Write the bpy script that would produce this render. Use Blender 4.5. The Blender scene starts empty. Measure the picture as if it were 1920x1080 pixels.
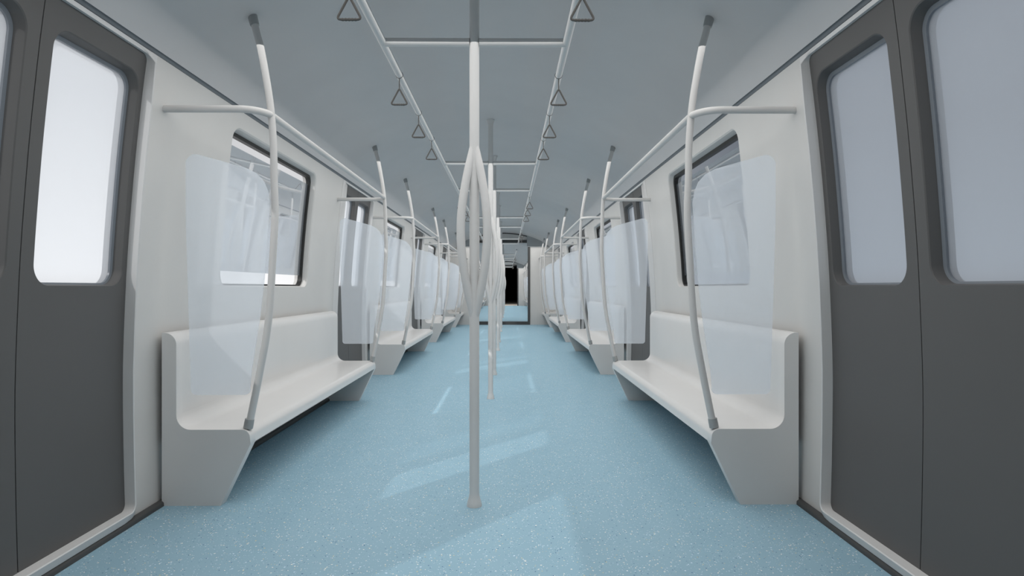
import bpy, bmesh, math
from mathutils import Vector, Matrix
# All dimensions are written in units of the eye height; S turns them into metres.
S = 1.05
PI = math.pi
scene = bpy.context.scene
COL = scene.collection

# ------------------------------------------------------------------ layout
X0 = 0.0                    # car centre line
PERIOD = 4.332
DOOR0 = 2.08
DHALF = 0.58
SEAT0, SEAT1 = 2.882, 5.611
WIN0, WIN1 = 3.50, 5.03
CAR_START, CAR_END = -1.66, 17.03
CAR2_START = -0.15
CAR2 = 18.17                # offset of the second carriage
POLE_X = -0.032
CEIL_TOP = 2.52

# ------------------------------------------------------------------ materials
def lin(c):
    return tuple(((v/255)/12.92 if v/255 <= .04045 else ((v/255+.055)/1.055)**2.4) for v in c)

def new_mat(name):
    m = bpy.data.materials.new(name); m.use_nodes = True
    nt = m.node_tree
    return m, nt, nt.nodes, nt.links

def paint(name, col, rough=.5, spec=.5, metallic=0, var=.04, scale=3.0, bump=.0):
    m, nt, N, Lk = new_mat(name)
    b = N['Principled BSDF']
    b.inputs['Roughness'].default_value = rough
    b.inputs['Specular IOR Level'].default_value = spec
    b.inputs['Metallic'].default_value = metallic
    tc = N.new('ShaderNodeTexCoord')
    n = N.new('ShaderNodeTexNoise'); n.inputs['Scale'].default_value = scale; n.inputs['Detail'].default_value = 3
    Lk.new(tc.outputs['Object'], n.inputs['Vector'])
    mx = N.new('ShaderNodeMix'); mx.data_type = 'RGBA'
    mx.inputs[6].default_value = tuple(c*(1-var) for c in col)+(1,)
    mx.inputs[7].default_value = tuple(min(1, c*(1+var)) for c in col)+(1,)
    Lk.new(n.outputs['Fac'], mx.inputs[0]); Lk.new(mx.outputs[2], b.inputs['Base Color'])
    if bump:
        bp = N.new('ShaderNodeBump'); bp.inputs['Strength'].default_value = bump; bp.inputs['Distance'].default_value = .002
        n2 = N.new('ShaderNodeTexNoise'); n2.inputs['Scale'].default_value = 60
        Lk.new(tc.outputs['Object'], n2.inputs['Vector']); Lk.new(n2.outputs['Fac'], bp.inputs['Height'])
        Lk.new(bp.outputs['Normal'], b.inputs['Normal'])
    return m

def glass(name, trans, tint, gloss, haze, hazecol):
    """clear sheet: see-through + mirror reflection + faint milky haze"""
    m, nt, N, Lk = new_mat(name)
    for n in list(N): N.remove(n)
    out = N.new('ShaderNodeOutputMaterial')
    t = N.new('ShaderNodeBsdfTransparent'); t.inputs[0].default_value = tint+(1,)
    g = N.new('ShaderNodeBsdfGlossy'); g.inputs['Roughness'].default_value = 0.0
    d = N.new('ShaderNodeBsdfDiffuse'); d.inputs[0].default_value = hazecol+(1,)
    tr = N.new('ShaderNodeBsdfTranslucent'); tr.inputs[0].default_value = hazecol+(1,)
    dm = N.new('ShaderNodeMixShader'); dm.inputs[0].default_value = .5
    Lk.new(d.outputs[0], dm.inputs[1]); Lk.new(tr.outputs[0], dm.inputs[2])
    noise = N.new('ShaderNodeTexNoise'); noise.inputs['Scale'].default_value = .6
    tc = N.new('ShaderNodeTexCoord'); Lk.new(tc.outputs['Object'], noise.inputs['Vector'])
    mr = N.new('ShaderNodeMapRange'); mr.inputs[3].default_value = haze/(haze+trans)*.97; mr.inputs[4].default_value = haze/(haze+trans)*1.03
    Lk.new(noise.outputs['Fac'], mr.inputs[0])
    m1 = N.new('ShaderNodeMixShader')
    Lk.new(mr.outputs[0], m1.inputs[0]); Lk.new(t.outputs[0], m1.inputs[1]); Lk.new(dm.outputs[0], m1.inputs[2])
    m2 = N.new('ShaderNodeMixShader'); m2.inputs[0].default_value = gloss
    Lk.new(m1.outputs[0], m2.inputs[1]); Lk.new(g.outputs[0], m2.inputs[2])
    Lk.new(m2.outputs[0], out.inputs[0])
    return m

def floor_mat():
    m, nt, N, Lk = new_mat('speckled_vinyl')
    N.remove(N['Principled BSDF']); b = N.new('ShaderNodeBsdfDiffuse'); gl = N.new('ShaderNodeBsdfGlossy'); gl.inputs['Roughness'].default_value = .16
    mxs = N.new('ShaderNodeMixShader'); mxs.inputs[0].default_value = .075
    Lk.new(b.outputs[0], mxs.inputs[1]); Lk.new(gl.outputs[0], mxs.inputs[2]); Lk.new(mxs.outputs[0], N['Material Output'].inputs[0])
    tc = N.new('ShaderNodeTexCoord')
    base = N.new('ShaderNodeTexNoise'); base.inputs['Scale'].default_value = 5; base.inputs['Detail'].default_value = 6
    Lk.new(tc.outputs['Object'], base.inputs['Vector'])
    mx = N.new('ShaderNodeMix'); mx.data_type = 'RGBA'
    mx.inputs[6].default_value = (*FLOOR_A, 1); mx.inputs[7].default_value = (*FLOOR_B, 1)
    Lk.new(base.outputs['Fac'], mx.inputs[0])
    cur = mx.outputs[2]
    for sc, off, thr, keep, col in ((88, 0, .30, .62, (.86, .84, .74)), (80, 3.7, .24, .80, (.70, .62, .32)),
                              (92, 9.1, .26, .68, (.05, .13, .26)), (74, 15.3, .27, .72, (.60, .74, .84)),
                              (130, 21.3, .33, .55, (.55, .68, .76))):
        mp = N.new('ShaderNodeMapping'); mp.inputs['Location'].default_value = (off, off*1.3, 0)
        Lk.new(tc.outputs['Object'], mp.inputs['Vector'])
        nz = N.new('ShaderNodeTexNoise'); nz.inputs['Scale'].default_value = 40
        Lk.new(mp.outputs[0], nz.inputs['Vector'])
        add = N.new('ShaderNodeVectorMath'); add.operation = 'MULTIPLY_ADD'
        add.inputs[1].default_value = (.012, .012, 0)
        Lk.new(nz.outputs['Color'], add.inputs[0]); Lk.new(mp.outputs[0], add.inputs[2])
        v = N.new('ShaderNodeTexVoronoi'); v.inputs['Scale'].default_value = sc
        Lk.new(add.outputs[0], v.inputs['Vector'])
        sep = N.new('ShaderNodeSeparateColor'); Lk.new(v.outputs['Color'], sep.inputs[0])
        # size differs from cell to cell, most cells carry no fleck
        g1 = N.new('ShaderNodeMath'); g1.operation = 'GREATER_THAN'; g1.inputs[1].default_value = keep
        Lk.new(sep.outputs[0], g1.inputs[0])
        sz = N.new('ShaderNodeMath'); sz.operation = 'MULTIPLY'; sz.inputs[1].default_value = thr
        Lk.new(sep.outputs[1], sz.inputs[0])
        g2 = N.new('ShaderNodeMath'); g2.operation = 'LESS_THAN'
        Lk.new(v.outputs['Distance'], g2.inputs[0]); Lk.new(sz.outputs[0], g2.inputs[1])
        a = N.new('ShaderNodeMath'); a.operation = 'MULTIPLY'
        Lk.new(g1.outputs[0], a.inputs[0]); Lk.new(g2.outputs[0], a.inputs[1])
        a2 = N.new('ShaderNodeMath'); a2.operation = 'MULTIPLY'; a2.inputs[1].default_value = .95
        Lk.new(a.outputs[0], a2.inputs[0])
        m2 = N.new('ShaderNodeMix'); m2.data_type = 'RGBA'
        Lk.new(a2.outputs[0], m2.inputs[0]); Lk.new(cur, m2.inputs[6]); m2.inputs[7].default_value = (*col, 1)
        cur = m2.outputs[2]
    Lk.new(cur, b.inputs[0])
    return m

FLOOR_A = (.268, .418, .512)
FLOOR_B = (.293, .452, .544)
M_WALL = paint('wall_panel', (.60, .59, .575), .45, .35)
M_CEIL = paint('ceiling_panel', (.62, .605, .605), .6, .2)
M_FRAME = paint('door_frame_paint', (.66, .655, .65), .45, .35)
M_DOOR = paint('door_leaf_paint', (.108, .106, .105), .55, .3)
M_GROOVE = paint('groove_grey', (.17, .185, .20), .5, .3)
M_DARK = paint('dark_trim', (.07, .07, .07), .5, .3)
M_GASKET = paint('window_gasket', (.028, .028, .027), .5, .3)
M_SEAL = paint('pane_edge', (.17, .19, .215), .35, .5)
M_POLE = paint('pole_paint', (.67, .66, .65), .38, .4)
M_RAIL = paint('side_rail_paint', (.60, .59, .58), .38, .4)
M_CAP = paint('cap_metal', (.34, .35, .35), .4, .5)
M_SEAT = paint('bench_plastic', (.67, .66, .65), .28, .5)
M_HANDLE = paint('handle_plastic', (.10, .095, .09), .5, .3)
M_BLACK = paint('void_black', (.004, .004, .004), .9, .0)  # near-black colour standing in for the unlit space at the far end
M_PALE = paint('pale_sill_plate', (.75, .70, .64), .5, .3)
M_FLOOR = floor_mat()
M_SCREEN = glass('screen_glass', .65, (.955, .978, 1.0), .03, .36, (.95, .968, 1.0))
M_PANE = glass('window_glass', .62, (.96, .98, 1.0), .54, .18, (.86, .93, 1.0))
M_DPANE = glass('door_glass', .66, (1, 1, 1), .0, .33, (.92, .95, 1.0))

# ------------------------------------------------------------------ helpers
def finish(name, bm, mat, parent=None, angle=35, recalc=True):
    if recalc: bmesh.ops.recalc_face_normals(bm, faces=bm.faces[:])
    bmesh.ops.scale(bm, vec=(S, S, S), verts=bm.verts[:])
    me = bpy.data.meshes.new(name); bm.to_mesh(me); bm.free()
    me.materials.append(mat)
    for p in me.polygons: p.use_smooth = True
    me.set_sharp_from_angle(angle=math.radians(angle))
    o = bpy.data.objects.new(name, me); COL.objects.link(o)
    if parent is not None: o.parent = parent
    return o

def empty(name, loc=(0, 0, 0)):
    o = bpy.data.objects.new(name, None); COL.objects.link(o)
    o.location = tuple(v*S for v in loc); o.empty_display_size = .1
    return o

def tag(o, label=None, cat=None, group=None, kind=None):
    if label: o['label'] = label
    if cat: o['category'] = cat
    if group: o['group'] = group
    if kind: o['kind'] = kind
    return o

def copy_tree(o, parent=None):
    c = o.copy(); COL.objects.link(c)
    if parent is not None: c.parent = parent
    for ch in list(o.children): copy_tree(ch, c)
    return c

def pchip(pts):
    xs = [p[0] for p in pts]; ys = [p[1] for p in pts]; n = len(xs)
    d = [(ys[i+1]-ys[i])/(xs[i+1]-xs[i]) for i in range(n-1)]
    m = [d[0]]+[0 if d[i-1]*d[i] <= 0 else 2*d[i-1]*d[i]/(d[i-1]+d[i]) for i in range(1, n-1)]+[d[-1]]
    def f(x):
        if x <= xs[0]: return ys[0]+m[0]*(x-xs[0])
        if x >= xs[-1]: return ys[-1]+m[-1]*(x-xs[-1])
        i = max(j for j in range(n-1) if xs[j] <= x)
        h = xs[i+1]-xs[i]; t = (x-xs[i])/h
        return ((2*t**3-3*t*t+1)*ys[i]+(t**3-2*t*t+t)*h*m[i]+(-2*t**3+3*t*t)*ys[i+1]+(t**3-t*t)*h*m[i+1])
    return f

W = pchip([(0, 1.487), (.3, 1.495), (.59, 1.4985), (1.0, 1.486), (1.408, 1.458), (1.8, 1.418), (1.964, 1.397), (2.06, 1.384)])
CEIL = pchip([(0, 2.52), (.35, 2.498), (.7, 2.405), (1.05, 2.268), (1.2, 2.17), (1.3, 2.09), (1.375, 2.018)])

def rrect(y0, y1, z0, z1, r, n=10, arc=6):
    """rounded rectangle sampled so that each side runs from corner middle to corner middle; returns list (y,z)"""
    pts = []
    cs = [(y0+r, z0+r, 225), (y1-r, z0+r, 315), (y1-r, z1-r, 45), (y0+r, z1-r, 135)]
    for s in range(4):
        c0 = cs[s]; c1 = cs[(s+1) % 4]
        for k in range(arc):            # leaving corner s : from its middle by 45 deg
            a = math.radians(c0[2]+45*k/arc)
            pts.append((c0[0]+r*math.cos(a), c0[1]+r*math.sin(a)))
        a0 = math.radians(c0[2]+45)
        p = (c0[0]+r*math.cos(a0), c0[1]+r*math.sin(a0))
        q = (c1[0]+r*math.cos(a0), c1[1]+r*math.sin(a0))
        for k in range(n+1):
            t = k/n; pts.append((p[0]+(q[0]-p[0])*t, p[1]+(q[1]-p[1])*t))
        for k in range(1, arc):
            a = math.radians(c1[2]-45+45*k/arc)
            pts.append((c1[0]+r*math.cos(a), c1[1]+r*math.sin(a)))
    return pts

def rect_like(y0, y1, z0, z1, n=10, arc=6):
    m = n+2*arc
    cs = [(y0, z0), (y1, z0), (y1, z1), (y0, z1)]
    pts = []
    for s in range(4):
        p = cs[s]; q = cs[(s+1) % 4]
        for k in range(m):
            t = k/m; pts.append((p[0]+(q[0]-p[0])*t, p[1]+(q[1]-p[1])*t))
    return pts

def loop_verts(bm, pts, side, depth):
    """pts (y,z) laid on the curved wall; depth outward from the wall surface (number or function)"""
    vs = []
    for (y, z) in pts:
        d = depth(y, z) if callable(depth) else depth
        vs.append(bm.verts.new((side*(W(z)+d), y, z)))
    return vs

def bridge(bm, a, b):
    n = len(a)
    for i in range(n):
        j = (i+1) % n
        bm.faces.new((a[i], a[j], b[j], b[i]))

def lerp_pts(a, b, t):
    return [(p[0]+(q[0]-p[0])*t, p[1]+(q[1]-p[1])*t) for p, q in zip(a, b)]

def panel_with_hole(bm, side, outer, hole, steps, thick, rings=10):
    """outer=(y0,y1,z0,z1); hole=(y0,y1,z0,z1,r); steps = [(inset, depth), ...] of the reveal"""
    o = rect_like(*outer); h = rrect(*hole)
    prev = loop_verts(bm, o, side, 0); first = prev
    for k in range(1, rings+1):
        cur = loop_verts(bm, lerp_pts(o, h, k/rings), side, 0)
        bridge(bm, prev, cur); prev = cur
    hp = h
    for (ins, dep) in steps:
        y0, y1, z0, z1, r = hole
        hp = rrect(y0+ins, y1-ins, z0+ins*.4, z1-ins, max(.012, r-ins*.8))
        cur = loop_verts(bm, hp, side, dep); bridge(bm, prev, cur); prev = cur
    cur = loop_verts(bm, hp, side, thick); bridge(bm, prev, cur); prev = cur
    for k in range(1, rings+1):
        cur = loop_verts(bm, lerp_pts(hp, o, k/rings), side, thick)
        bridge(bm, prev, cur); prev = cur
    bridge(bm, prev, first)

def plain_panel(bm, side, y0, y1, z0, z1, d0, d1, nz=14):
    rows = []
    for k in range(nz+1):
        z = z0+(z1-z0)*k/nz
        rows.append([bm.verts.new((side*(W(z)+d0), y0, z)), bm.verts.new((side*(W(z)+d0), y1, z)),
                     bm.verts.new((side*(W(z)+d1), y1, z)), bm.verts.new((side*(W(z)+d1), y0, z))])
    for a, b in zip(rows, rows[1:]): bridge(bm, a, b)
    bm.faces.new(rows[0]); bm.faces.new(rows[-1])

def sheet(bm, side, y0, y1, z0, z1, r, d0, d1, rings=8):
    """solid rounded sheet following the wall curve"""
    h = rrect(y0, y1, z0, z1, r)
    cy = (y0+y1)/2
    mid = [(cy, z) for (y, z) in h]
    A = loop_verts(bm, h, side, d0); B = loop_verts(bm, h, side, d1)
    bridge(bm, A, B)
    for start, dd in ((A, d0), (B, d1)):
        prev = start
        for k in range(1, 3):
            cur = loop_verts(bm, lerp_pts(h, mid, k/2 if k < 2 else .998), side, dd)
            bridge(bm, prev, cur); prev = cur
        n = len(prev); # close by welding left/right halves
    bmesh.ops.remove_doubles(bm, verts=bm.verts[:], dist=.0035)

def tube(bm, path, r, seg=16, closed=False, caps=True):
    """r may be a number or list"""
    P = [Vector(p) for p in path]; n = len(P)
    T = []
    for i in range(n):
        if closed: t = P[(i+1) % n]-P[i-1]
        else: t = P[min(i+1, n-1)]-P[max(i-1, 0)]
        T.append(t.normalized())
    up = Vector((0, 0, 1)) if abs(T[0].z) < .9 else Vector((0, 1, 0))
    nrm = (up-T[0]*up.dot(T[0])).normalized()
    rings = []
    for i in range(n):
        if i: nrm = (nrm-T[i]*nrm.dot(T[i])).normalized()
        b = T[i].cross(nrm); rr = r[i] if isinstance(r, (list, tuple)) else r
        rings.append([bm.verts.new(P[i]+(nrm*math.cos(2*PI*k/seg)+b*math.sin(2*PI*k/seg))*rr) for k in range(seg)])
    for i in range(n-1): bridge(bm, rings[i], rings[i+1])
    if closed: bridge(bm, rings[-1], rings[0])
    elif caps:
        bm.faces.new(rings[0][::-1]); bm.faces.new(rings[-1])

def box(bm, x0, x1, y0, y1, z0, z1):
    v = [bm.verts.new((x, y, z)) for x in (x0, x1) for y in (y0, y1) for z in (z0, z1)]
    for f in ((0, 1, 3, 2), (4, 6, 7, 5), (0, 4, 5, 1), (2, 3, 7, 6), (0, 2, 6, 4), (1, 5, 7, 3)):
        bm.faces.new([v[i] for i in f])

def prism(bm, prof, y0, y1, side=1):
    """closed profile (x,z) extruded along Y"""
    A = [bm.verts.new((side*x, y0, z)) for x, z in prof]; B = [bm.verts.new((side*x, y1, z)) for x, z in prof]
    bridge(bm, A, B); bm.faces.new(A[::-1]); bm.faces.new(B)

def arc(cx, cz, r, a0, a1, n=8):
    return [(cx+r*math.cos(math.radians(a0+(a1-a0)*k/n)), cz+r*math.sin(math.radians(a0+(a1-a0)*k/n))) for k in range(n+1)]

def smooth_path(pts, n=6):
    """Catmull-Rom through points"""
    P = [Vector(p) for p in pts]; out = []
    Q = [P[0]*2-P[1]]+P+[P[-1]*2-P[-2]]
    for i in range(1, len(Q)-2):
        p0, p1, p2, p3 = Q[i-1:i+3]
        for k in range(n):
            t = k/n
            out.append(.5*((2*p1)+(p2-p0)*t+(2*p0-5*p1+4*p2-p3)*t*t+(3*p1-p0-3*p2+p3)*t**3))
    out.append(P[-1]); return out

ORD = ['nearest', 'second', 'third', 'fourth', 'fifth', 'sixth', 'seventh', 'eighth', 'ninth', 'tenth', 'eleventh', 'twelfth', 'thirteenth']

# ------------------------------------------------------------------ setting
def build_shell(off, second=False):
    ys, ye = (CAR2_START if second else CAR_START), CAR_END
    nd = 4
    # floor
    bm = bmesh.new(); box(bm, -1.455, 1.455, ys, ye, -.08, 0)
    o = finish('floor', bm, M_FLOOR); tag(o, kind='structure'); o.location.y = off*S
    # ceiling : curved shell with thickness
    bm = bmesh.new()
    ws = [-1.375+2.75*k/44 for k in range(45)]
    inn = [(w, CEIL(abs(w))) for w in ws]
    outp = [(1.46, 2.10)]+[(w*1.04, CEIL(abs(w))+.07) for w in reversed(ws)]+[(-1.46, 2.10)]
    prism(bm, inn+outp, ys, ye)
    o = finish('ceiling', bm, M_CEIL, angle=30); tag(o, kind='structure'); o.location.y = off*S
    for side, nm in ((-1, 'left'), (1, 'right')):
        # wall
        bm = bmesh.new()
        e = DHALF+.012
        if second: plain_panel(bm, side, ys, DOOR0-e, 0, 2.004, 0, .1)
        for k in (range(3) if second else range(-1, 3)):
            y0 = max(ys, DOOR0+e+PERIOD*k); y1 = DOOR0-e+PERIOD*(k+1)
            panel_with_hole(bm, side, (y0, y1, 0, 2.004), (WIN0+PERIOD*k, WIN1+PERIOD*k, 1.008, 1.912, .085),
                            [(.008, .006), (.020, .040)], .1)
        plain_panel(bm, side, DOOR0+e+PERIOD*3, ye, 0, 2.004, 0, .1)
        for k in range(4):   # wall above and below the doors
            yc = DOOR0+PERIOD*k; e = DHALF+.012
            plain_panel(bm, side, yc-e, yc+e, 1.992, 2.004, .001, .1, 2)
            plain_panel(bm, side, yc-e, yc+e, 0, .046, .001, .1, 2)
        o = finish('wall_'+nm, bm, M_WALL, angle=28); tag(o, kind='structure'); o.location.y = off*S
        # skirting
        bm = bmesh.new()
        prof = [(1.484, -.02), (1.484, .022)]+arc(1.468, .010, .012, 90, 180, 4)+[(1.456, -.02)]
        prism(bm, prof, ys, ye, side)
        o = finish('baseboard_'+nm, bm, M_DARK); tag(o, kind='structure'); o.location.y = off*S
        # dark groove under the ceiling
        bm = bmesh.new()
        prism(bm, [(1.392, 2.006), (1.50, 2.006), (1.50, 2.095), (1.445, 2.095), (1.379, 2.024)], ys, ye, side)
        o = finish('trim_1' if side < 0 else 'trim_2', bm, M_GROOVE); tag(o, kind='structure'); o.location.y = off*S
    # windows
    n = 0
    for side in (-1, 1):
        for k in (range(3) if second else range(-1, 3)):
            n += 1
            y0, y1 = WIN0+PERIOD*k, WIN1+PERIOD*k
            root = empty('window_%d' % n, (side*1.5, (y0+y1)/2+off, 1.008)); tag(root, kind='structure')
            def place(o):
                o.parent = root; o.location = (-root.location.x, -root.location.y+off*S, -root.location.z)
            bm = bmesh.new()
            a = rrect(y0+.020, y1-.020, 1.016, 1.892, .066); b = rrect(y0+.036, y1-.036, 1.026, 1.872, .055)
            v = [loop_verts(bm, a, side, .038), loop_verts(bm, b, side, .040), loop_verts(bm, b, side, .07), loop_verts(bm, a, side, .07)]
            for i in range(4): bridge(bm, v[i], v[(i+1) % 4])
            place(finish('window_gasket', bm, M_GASKET))
            bm = bmesh.new()
            zz = (1.10, 1.826) if k >= 0 else (1.02, 1.885)
            plain_panel(bm, side, y0+.025, y1-.025, zz[0], zz[1], .056, .062, 10)
            place(finish('window_pane', bm, M_PANE if k >= 0 else M_DPANE))
    # doors
    n = 0
    for side in (-1, 1):
        for k in range(4):
            n += 1
            yc = DOOR0+PERIOD*k
            root = empty('door_%d' % n, (side*1.49, yc+off, 0)); tag(root, kind='structure')
            def place(o, par=None):
                o.parent = par or root
                if par is None: o.location = (-root.location.x, -root.location.y+off*S, 0)
            # proud frame round the opening
            bm = bmesh.new()
            A = rrect(yc-DHALF, yc+DHALF, .058, 1.985, .03)
            C = rect_like(yc-DHALF-.052, yc+DHALF+.052, .024, 2.002)
            def prox(y, z):
                t = min(1, max(0, (1.992-z)/.045))
                return -.036*t
            def cdep(y, z):
                if z < .03: return -.002-.024*min(1, max(0, (DHALF+.052-abs(y-yc))/.08))
                return -.002
            B1 = rrect(yc-DHALF-.004, yc+DHALF+.004, .054, 1.988, .034)
            l0 = loop_verts(bm, A, side, .02); l1 = loop_verts(bm, A, side, lambda y, z: prox(y, z)+.003)
            l2 = loop_verts(bm, B1, side, prox); l3 = loop_verts(bm, C, side, cdep); l4 = loop_verts(bm, C, side, .0)
            l5 = loop_verts(bm, C, side, .02)
            bridge(bm, l0, l1); bridge(bm, l1, l2); bridge(bm, l2, l3); bridge(bm, l3, l5); bridge(bm, l5, l0)
            bmesh.ops.delete(bm, geom=[v for v in l4], context='VERTS')
            place(finish('door_frame', bm, M_FRAME, angle=30))
            for s2 in (-1, 1):
                ya, yb = (yc-DHALF-.02, yc-.0022) if s2 < 0 else (yc+.0022, yc+DHALF+.02)
                wy = (yc-.555, yc-.055) if s2 < 0 else (yc+.06, yc+.555)
                bm = bmesh.new()
                hole = (wy[0], wy[1], 1.008, 1.90, .075)
                o_ = (ya, yb, .035, 2.0)
                # leaf laid a little outside the wall surface
                panel = bmesh.new(); panel.free()
                panel_with_hole(bm, side, o_, hole, [(.004, .003), (.012, .032), (.013, .040)], .08)
                for v in bm.verts: v.co.x += side*.010
                leaf = finish('door_leaf', bm, M_DOOR, angle=28); place(leaf)
                ins = .012
                bm = bmesh.new()
                a = rrect(wy[0]+ins, wy[1]-ins, 1.0125, 1.90-ins, .064); b = rrect(wy[0]+ins+.012, wy[1]-ins-.012, 1.020, 1.90-ins-.014, .055)
                v = [loop_verts(bm, a, side, .046), loop_verts(bm, b, side, .050), loop_verts(bm, b, side, .058), loop_verts(bm, a, side, .058)]
                for i in range(4): bridge(bm, v[i], v[(i+1) % 4])
                place(finish('pane_seal', bm, M_SEAL), leaf)
                bm = bmesh.new()
                plain_panel(bm, side, wy[0]+ins+.004, wy[1]-ins-.004, 1.014, 1.90-ins-.004, .0585, .0625, 10)
                place(finish('window_pane', bm, M_DPANE), leaf)
    # end wall with the passage to the next carriage
    end_wall(off+CAR_END, off)

def ceil_arch(scale_w=1.0):
    return [(w, CEIL(abs(w))) for w in [1.375-2.75*k/30 for k in range(31)]]

def end_wall(y, off, t=.08):
    # lower white panels left and right of the passage
    bm = bmesh.new()
    for s in (-1, 1):
        zs = [0+2.12*k/10 for k in range(11)]
        prof = [(.73, 0.0)]+[(W(z)-.001, z) for z in zs if z < 2.0]+[(1.385, 2.01), (1.345, 2.05), (1.27, 2.12), (.73, 2.12)]
        prism(bm, prof, y, y+t, s)
    o = finish('wall_end', bm, M_WALL); tag(o, kind='structure')
    # grey bulkhead that closes the curve of the ceiling
    bm = bmesh.new()
    for s in (-1, 1):
        ws = [1.27-(1.27-.65)*k/12 for k in range(13)]
        prism(bm, [(.65, 2.1205), (1.268, 2.1205)]+[(w, CEIL(w)+.01) for w in ws], y-.03, y+t, s)
    o = finish('wall_end_bulkhead', bm, M_BULK); tag(o, kind='structure')
    # header over the passage with an arched shadow gap
    bm = bmesh.new()
    ws = [-.65+1.3*k/24 for k in range(25)]
    arcf = lambda w: 2.475-.19*w*w
    prism(bm, [(w, 2.25) for w in (-.65, .65)]+[(w, arcf(w)) for w in reversed(ws)], y-.0, y+t)
    o = finish('wall_end_header', bm, M_WALL); tag(o, kind='structure')
    bm = bmesh.new()
    prism(bm, [(w, arcf(w)-.002) for w in ws]+[(w, arcf(w)+.03) for w in reversed(ws)], y+.01, y+t)
    o = finish('trim_3', bm, M_DARK); tag(o, kind='structure')
    bm = bmesh.new()
    prism(bm, [(w, arcf(w)+.03) for w in ws]+[(w, CEIL(abs(w))+.02) for w in reversed(ws)], y, y+t)
    o = finish('wall_end_arch', bm, M_CEIL); tag(o, kind='structure')
    # dark passage frame
    bm = bmesh.new()
    for s in (-1, 1): box(bm, min(s*.673, s*.735), max(s*.673, s*.735), y-.02, y+t+.02, 0, 2.306)
    box(bm, -.673, .673, y-.02, y+t+.02, 2.232, 2.306)
    box(bm, -.673, .673, y-.02, y+t+.02, 0, .087 if off == 0 else .012)
    o = finish('door_9' if off == 0 else 'door_10', bm, M_DARK); tag(o, kind='structure')

M_BULK = paint('bulkhead_grey', (.42, .44, .45), .6, .2)
build_shell(0)
build_shell(CAR2, True)

def simple_struct(name, mat, *boxes):
    bm = bmesh.new()
    for b in boxes: box(bm, *b)
    o = finish(name, bm, mat); tag(o, kind='structure'); return o

# bellows between the carriages
g0, g1 = CAR_END+.10, CAR2+CAR2_START
simple_struct('floor_gangway', M_FLOOR, (-.9, .9, g0, g1, -.08, -.001))
simple_struct('wall_gangway', M_CEIL, (-.86, -.77, g0, g1, 0, 2.4), (.77, .86, g0, g1, 0, 2.4), (-.86, .86, g0, g1, 2.4, 2.47))
simple_struct('wall_carriage_end', M_WALL, (-1.5, -.79, g1-.05, g1, -.08, 2.5), (.79, 1.5, g1-.05, g1, -.08, 2.5), (-.79, .79, g1-.05, g1, 2.41, 2.62))
# behind the camera: the closed near end of the carriage
simple_struct('wall_near', M_WALL, (-1.6, 1.6, CAR_START-.3, CAR_START-.2, -.1, 2.7), (-1.6, -1.4, CAR_START-.2, CAR_START, -.1, 2.7), (1.4, 1.6, CAR_START-.2, CAR_START, -.1, 2.7),
              (-1.4, 1.4, CAR_START-.2, CAR_START, -.1, -.001), (-1.4, 1.4, CAR_START-.2, CAR_START, 2.53, 2.7))
# black box added past the last passage, its darkness put into the colour
e0 = CAR2+CAR_END+.10
simple_struct('floor_sill_plate', M_PALE, (-1.1, 1.1, e0, e0+16, -.06, .0))
simple_struct('wall_black_box', M_BLACK, (-1.3, -1.1, e0, e0+18, -.1, 2.7), (1.1, 1.3, e0, e0+18, -.1, 2.7), (-1.3, 1.3, e0, e0+18, 2.6, 2.8),
              (-1.3, 1.3, e0+17.9, e0+18, -.1, 2.7), (-1.3, 1.3, e0, e0+18, -.2, -.07))

# ------------------------------------------------------------------ benches
def bench(side, y0, y1, far_panel=True):
    root = empty('bench_seat', (side*1.25, y0, 0))
    L = y1-y0; T = .055
    def place(o): o.parent = root; o.location = (-side*1.25*S, 0, 0)
    top = [(1.466, .794), (1.455, .794)]+arc(1.455, .739, .055, 90, 180, 8)[1:] + [(1.40, .60)]
    seat = arc(1.334, .415, .066, 0, -90, 8)+[(1.22, .349)]+arc(1.10, .312, .037, 90, 180, 8)
    panel = [(1.466, 0)]+top+seat+[(1.06, .284), (1.197, 0)]
    bm = bmesh.new(); prism(bm, panel, 0, T, side); place(finish('end_panel', bm, M_SEAT))
    e = L-T if far_panel else L
    if far_panel:
        bm = bmesh.new(); prism(bm, panel, L-T, L, side); place(finish('end_panel', bm, M_SEAT))
    bm = bmesh.new(); prism(bm, [(1.466, .27)]+top+[(1.40, .27)], T, e, side); place(finish('backrest', bm, M_SEAT))
    bm = bmesh.new(); prism(bm, [(1.40, .27)]+seat+[(1.06, .284), (1.075, .276), (1.12, .296), (1.36, .296)], T, e, side); place(finish('seat', bm, M_SEAT))
    return root

def cab(k, second):
    return 'in the next carriage beyond the passage' if second else None

SIDE = {-1: 'left', 1: 'right'}
def bench_label(side, k, second):
    s = SIDE[side]
    if k == 3:
        base = 'short pale grey bench at the end wall on the %s' % s
    else:
        base = '%s pale grey moulded bench along the %s wall' % (['nearest', 'second', 'third'][k], s)
    return base+(', in the next carriage' if second else '')

for side in (-1, 1):
    first = bench(side, SEAT0, SEAT1)
    short = bench(side, SEAT0+3*PERIOD, CAR_END-.005, False)
    for second in (False, True):
        for k in range(4):
            if k == 3:
                o = short if not second else copy_tree(short)
                y = SEAT0+3*PERIOD
            else:
                o = first if (k == 0 and not second) else copy_tree(first)
                y = SEAT0+k*PERIOD
            o.location.y = (y+(CAR2 if second else 0))*S
            tag(o, bench_label(side, k, second), 'bench', 'moulded benches along the walls')

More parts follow.
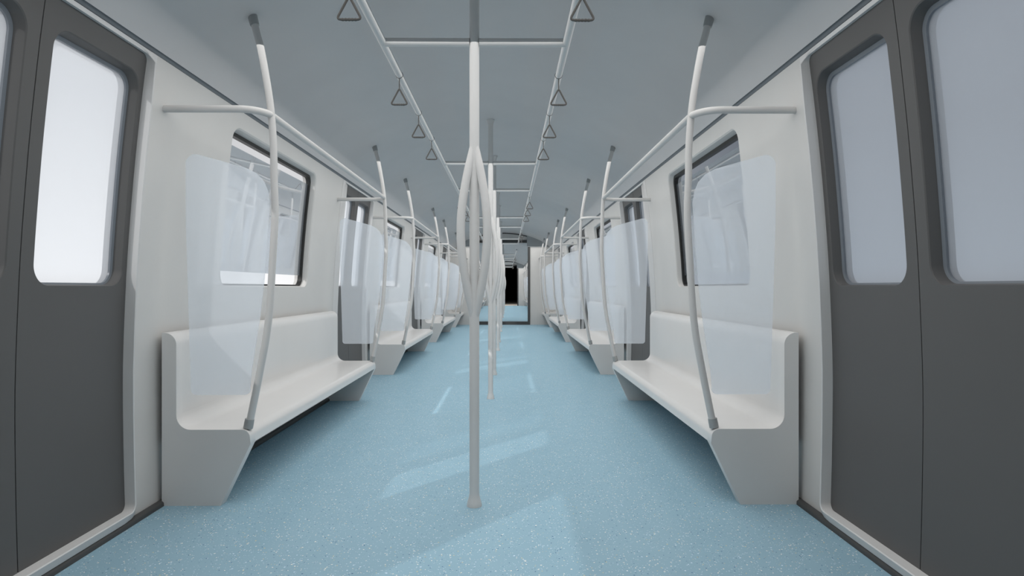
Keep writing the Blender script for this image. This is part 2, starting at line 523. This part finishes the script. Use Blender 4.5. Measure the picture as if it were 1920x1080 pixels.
# ------------------------------------------------------------------ side handrails with curved grab poles
POLE_YIN = .033
PP = [(1.0617, 2.262), (1.045, 2.19), (1.027, 2.118), (1.000, 1.97), (.980, 1.8325), (.967, 1.66), (.965, 1.522), (.960, 1.348), (.970, 1.149), (.990, .851), (1.027, .627), (1.077, .379), (1.083, .352)]
PP[1] = (1.046, 2.19)
RAILZ = 1.803
def side_rail(side, y0, y1, closed_end=False):
    """y0,y1 = bench ends"""
    root = empty('side_handrail', (side*1.0, y0, .35))
    def place(o, par=None):
        o.parent = par or root
        if par is None: o.location = (-side*1.0*S, -y0*S, -.35*S)
    def pole(y):
        path = smooth_path([(side*w, y, z) for w, z in PP], 5)
        bm = bmesh.new(); tube(bm, path, .0163, 16)
        p = finish('grab_pole', bm, M_RAIL); place(p)
        for (w, z), (w2, z2) in (((1.085, .3495), (1.077, .392)), ((PP[0][0]+.004, PP[0][1]+.006), (PP[0][0]-.008, PP[0][1]-.042))):
            bm = bmesh.new()
            tube(bm, [(side*w, y, z), (side*(w+(w2-w)*.5), y, z+(z2-z)*.5), (side*w2, y, z2)], [.0215, .0215, .0205], 16)
            place(finish('end_cap', bm, M_CAP), p)
        return p
    pole(y0+POLE_YIN)
    if not closed_end: pole(y1-POLE_YIN)
    wallw = W(RAILZ)+.004; R = .11
    ya = y0+POLE_YIN-.10; yb = y1-POLE_YIN+.10
    path = [(side*wallw, ya, RAILZ), (side*1.2, ya, RAILZ)]
    wr = .978
    for k in range(9):
        a = math.radians(90*k/8)
        path.append((side*(wr+R-R*math.sin(a)), ya+R-R*math.cos(a), RAILZ))
    if closed_end:
        for k in range(1, 9): path.append((side*wr, ya+R+(CAR_END-ya-R)*k/8, RAILZ))
    else:
        for k in range(1, 8): path.append((side*wr, ya+R+(yb-ya-2*R)*k/8, RAILZ))
        for k in range(9):
            a = math.radians(90*k/8)
            path.append((side*(wr+R-R*math.cos(a)), yb-R+R*math.sin(a), RAILZ))
        path += [(side*1.2, yb, RAILZ), (side*wallw, yb, RAILZ)]
    bm = bmesh.new(); tube(bm, path, .0163, 16)
    place(finish('rail', bm, M_RAIL))
    return root

for side in (-1, 1):
    first = side_rail(side, SEAT0, SEAT1)
    short = side_rail(side, SEAT0+3*PERIOD, CAR_END, True)
    base_y = first.location.y
    for second in (False, True):
        for k in range(4):
            if k == 3: o = short if not second else copy_tree(short)
            else: o = first if (k == 0 and not second) else copy_tree(first)
            o.location.y = (SEAT0+k*PERIOD+(CAR2 if second else 0))*S
            s = SIDE[side]
            if k == 3: lab = 'short handrail with one curved pole at the end wall, %s side' % s
            else: lab = 'handrail with two curved grab poles over the %s %s bench' % (['nearest', 'second', 'third'][k], s)
            if second: lab += ', in the next carriage'
            tag(o, lab, 'handrail', 'handrails over the benches')

# ------------------------------------------------------------------ glass screens
def screen(side):
    root = None
    # outline (w,z), going round
    pts = arc(1.325, 1.585, .042, 0, 100, 8)
    pts = [(1.348, .55), (1.371, 1.30), (1.372, 1.56)]+arc(1.327, 1.575, .046, 10, 105, 8)
    pts += [(1.29, 1.612), (1.20, 1.588), (1.09, 1.556)]
    pts += [(1.045, 1.532), (1.012, 1.496), (.992, 1.45), (.984, 1.40)]
    pts += [(.988, 1.34), (.996, 1.20), (1.011, 1.02), (1.030, .86), (1.052, .72), (1.068, .62), (1.074, .548)]
    pts += arc(1.098, .528, .024, 165, 270, 5)
    pts += arc(1.322, .530, .026, 270, 350, 5)
    bm = bmesh.new(); prism(bm, pts, -.004, .004, side)
    for v in bm.verts:
        v.co.x -= side*1.17; v.co.z -= .504
    o = finish('glass_screen', bm, M_SCREEN, angle=25)
    return o

for side in (-1, 1):
    first = screen(side)
    n = 0
    for second in (False, True):
        for k in range(4):
            for end in ((0, 1) if k < 3 else (0,)):
                o = first if n == 0 else first.copy()
                if n: COL.objects.link(o)
                y = (SEAT0+POLE_YIN if end == 0 else SEAT1-POLE_YIN)+k*PERIOD+(CAR2 if second else 0)
                o.location = (side*1.17*S, y*S, .504*S)
                n += 1
                s = SIDE[side]
                which = ['nearest', 'second', 'third', 'last'][k]
                if k < 3:
                    lab = 'frosted clear glass screen at the %s end of the %s %s bench' % ('near' if end == 0 else 'far', which, s)
                else:
                    lab = 'frosted clear glass screen on the short %s bench by the end wall' % s
                if second: lab += ', next carriage'
                tag(o, lab, 'glass screen', 'glass screens at the bench ends')

# ------------------------------------------------------------------ centre poles
def centre_pole():
    root = empty('centre_pole', (POLE_X, 0, 0))
    def place(o): o.parent = root; o.location = (0, 0, 0)
    r = .0225
    zt = CEIL(abs(POLE_X))
    bm = bmesh.new()
    zs = [.0, .012, .025, .037, .05, .06, .5, 1.2, 1.9, zt-.045, zt-.034, zt-.022, zt-.010, zt-.001]
    rs = [.0345, .0335, .0300, .0265, .0235, r, r, r, r, r, .026, .030, .0345, .038]
    tube(bm, [(0, 0, z) for z in zs], rs, 20)
    place(finish('pole', bm, M_POLE))
    z0, z1 = .838, 1.678
    for ang, rb in ((-28, .0195), (208, .0195), (90, .0205)):
        a = math.radians(ang); R = .068 if ang != 90 else .060
        path = []
        for k in range(29):
            t = k/28; q = math.sin(PI*t)**1.12*R
            path.append((q*math.cos(a), q*math.sin(a), z0+(z1-z0)*t))
        bm = bmesh.new(); tube(bm, path, [rb*(.80+.20*min(1, math.sin(PI*k/28)*2.2)) for k in range(29)], 16)
        place(finish('curved_branch', bm, M_POLE))
    return root

POLES = []
for k in range(4):
    POLES.append(SEAT0-.008+k*PERIOD)
    if k < 3: POLES.append(SEAT1+.04+k*PERIOD)
cp = centre_pole()
n = 0
for second in (False, True):
    for i, y in enumerate(POLES):
        o = cp if n == 0 else copy_tree(cp); n += 1
        o.location.y = (y+(CAR2 if second else 0))*S
        if i == 0 and not second: lab = 'nearest centre pole, white, floor to ceiling, splitting into three curved branches'
        else: lab = '%s white branching centre pole %s' % (ORD[i], 'in the next carriage beyond the passage' if second else 'along the aisle, counted from the near end')
        tag(o, lab, 'grab pole', 'centre poles in the aisle')

# ------------------------------------------------------------------ overhead handrail
RZ = 2.127
RXL, RXR = -.452, .391
def overhead():
    root = empty('overhead_handrail', (POLE_X, SEAT0, RZ))
    def place(o): o.parent = root; o.location = tuple(-v for v in root.location)
    ye = POLES[-1]+.15
    for x in (RXL, RXR):
        bm = bmesh.new(); tube(bm, [(x, .35+(ye-.35)*k/12, RZ) for k in range(13)], .018, 16)
        place(finish('rail', bm, M_POLE))
    for y in POLES:
        bm = bmesh.new(); tube(bm, [(RXL, y, RZ), (POLE_X-.0221, y, RZ)], .0192, 16); tube(bm, [(POLE_X+.0221, y, RZ), (RXR, y, RZ)], .0192, 16)
        place(finish('crossbar', bm, M_POLE))
    return root
oh = overhead()
tag(oh, 'white ladder-like overhead handrail under the ceiling of the near carriage', 'handrail', 'overhead handrails')
o2 = copy_tree(oh); o2.location.y += CAR2*S
tag(o2, 'white ladder-like overhead handrail in the next carriage beyond the passage', 'handrail', 'overhead handrails')

# ------------------------------------------------------------------ hanging handles
def handle():
    """origin at the rail centre"""
    root = empty('hanging_handle')
    def place(o): o.parent = root
    bm = bmesh.new()
    r = .0046
    # strap round the rail and its link
    tube(bm, [(.0186*math.cos(2*PI*k/20), 0, .0186*math.sin(2*PI*k/20)) for k in range(20)], .0016, 8, closed=True)
    tube(bm, [(0, 0, -.0185), (0, 0, -.05), (0, 0, -.082)], .0028, 8)
    place(finish('strap', bm, M_HANDLE))
    zt, zb, hw = -.078, -.157, .0415
    c1, c2, c3 = Vector((0, 0, zt+.006)), Vector((hw+.004, 0, zb)), Vector((-hw-.004, 0, zb))
    def corner(p, a, b, rr=.010, n=6):
        d1 = (a-p).normalized(); d2 = (b-p).normalized()
        half = math.acos(max(-1, min(1, d1.dot(d2))))/2
        t = rr/math.tan(half); s = p+d1*t; e = p+d2*t
        return [s*(1-u)**2+p*2*u*(1-u)+e*u*u for u in [k/n for k in range(n+1)]]
    path = corner(c2, c3, c1)+corner(c1, c2, c3, .006)+corner(c3, c1, c2)
    bm = bmesh.new(); tube(bm, path, r, 10)
    place(finish('triangle_ring', bm, M_HANDLE))
    bm = bmesh.new()
    m = 60; x0, x1 = path[-1].x, path[0].x
    tube(bm, [(x0+(x1-x0)*k/m, 0, zb-.0005) for k in range(m+1)],
         [r+.0011*(1+math.cos(2*PI*5*k/m+PI))*.5+.0002 for k in range(m+1)], 10)
    place(finish('grip', bm, M_HANDLE))
    return root

H0 = handle()
HY = [2.264, 3.313, 4.03, 4.72]
ally = list(HY)+[y+PERIOD for y in (3.33, 4.05, 4.76)]+[y+2*PERIOD for y in (3.33, 4.05, 4.76)]
n = 0
for second in (False, True):
    for sx, x in ((-1, RXL), (1, RXR)):
        for i, y in enumerate(ally if not second else [v for v in ally if v > 3]):
            o = H0 if n == 0 else copy_tree(H0); n += 1
            o.location = (x*S, (y+(CAR2 if second else 0))*S, RZ*S)
            if second: lab = '%s triangular grey strap handle on the %s overhead rail, next carriage' % (ORD[i], SIDE[sx])
            else: lab = '%s triangular grey strap handle on the %s overhead rail' % (ORD[i], SIDE[sx])
            tag(o, lab, 'strap handle', 'strap handles on the overhead rails')

# ------------------------------------------------------------------ lights
def area(name, x, y, z, sx, sy, power, col):
    l = bpy.data.lights.new(name, 'AREA'); l.shape = 'RECTANGLE'; l.size = sx*S; l.size_y = sy*S
    l.energy = power; l.color = col
    o = bpy.data.objects.new(name, l); COL.objects.link(o); o.location = (x*S, y*S, z*S)
    o.visible_glossy = False   # the camera never sees the lamp itself, so mirrors do not either
    return o
LP = 242
area('ceiling_lamp', 0, 8.75, 2.126, 2.3, 16.5, LP, (1.0, .985, .96))
area('ceiling_lamp', 0, 8.75+CAR2, 2.126, 2.3, 16.5, LP, (1.0, .985, .96))
area('plate_fill_light', 0, e0+.8, 2.4, 1.6, 1.2, 60, (1.0, .97, .93))  # unseen fill light, added to brighten the pale plate past the last passage
sl = bpy.data.lights.new('sun', 'SUN'); sl.energy = 2.0; sl.angle = math.radians(.6); sl.color = (1, .99, .97)
so = bpy.data.objects.new('sun', sl); COL.objects.link(so)
so.rotation_euler = Vector((1.0, 1.31, -1.0)).to_track_quat('-Z', 'Y').to_euler()
so.location = (-6, -6, 8)

# sky: bright hazy side to the left, dull side to the right, lighter near the horizon
w = bpy.data.worlds.new('sky'); scene.world = w; w.use_nodes = True
N = w.node_tree.nodes; Lk = w.node_tree.links
bg = N['Background']
tc = N.new('ShaderNodeTexCoord'); sep = N.new('ShaderNodeSeparateXYZ'); Lk.new(tc.outputs['Generated'], sep.inputs[0])
mr = N.new('ShaderNodeMapRange'); mr.inputs[1].default_value = -.35; mr.inputs[2].default_value = .35
Lk.new(sep.outputs['X'], mr.inputs[0])
def ramp(cols):
    r = N.new('ShaderNodeValToRGB')
    el = r.color_ramp.elements
    el[0].position, el[0].color = cols[0][0], (*cols[0][1], 1)
    el[1].position, el[1].color = cols[-1][0], (*cols[-1][1], 1)
    for p, c in cols[1:-1]:
        e = el.new(p); e.color = (*c, 1)
    return r
mz = N.new('ShaderNodeMapRange'); mz.inputs[1].default_value = -.5; mz.inputs[2].default_value = .8
Lk.new(sep.outputs['Z'], mz.inputs[0])
rl = ramp([(0, (1.02, 1.02, 1.03)), (.39, (1.0, 1.0, 1.01)), (.58, (.54, .55, .565)), (1, (.48, .50, .52))])
rr = ramp([(0, (.27, .31, .36)), (.38, (.27, .31, .36)), (.55, (.15, .17, .20)), (1, (.12, .14, .17))])
Lk.new(mz.outputs[0], rl.inputs[0]); Lk.new(mz.outputs[0], rr.inputs[0])
mx = N.new('ShaderNodeMix'); mx.data_type = 'RGBA'
Lk.new(mr.outputs[0], mx.inputs[0]); Lk.new(rl.outputs[0], mx.inputs[6]); Lk.new(rr.outputs[0], mx.inputs[7])
Lk.new(mx.outputs[2], bg.inputs[0]); bg.inputs[1].default_value = 1.0

# ------------------------------------------------------------------ camera
F = 1173
cd = bpy.data.cameras.new('camera'); cd.sensor_width = 36; cd.lens = F/1920*36; cd.clip_start = .02; cd.clip_end = 200
co = bpy.data.objects.new('camera', cd); COL.objects.link(co)
co.location = (.12*S, 0, 1.0*S)
co.rotation_euler = (PI/2, 0, -math.atan(8.5/F))
scene.camera = co

scene.view_settings.view_transform = 'Standard'
scene.view_settings.look = 'None'
scene.view_settings.exposure = 0
scene.view_settings.gamma = 1
scene.view_settings.use_curve_mapping = False
scene.cycles.max_bounces = 10
scene.cycles.diffuse_bounces = 4
scene.cycles.transparent_max_bounces = 40
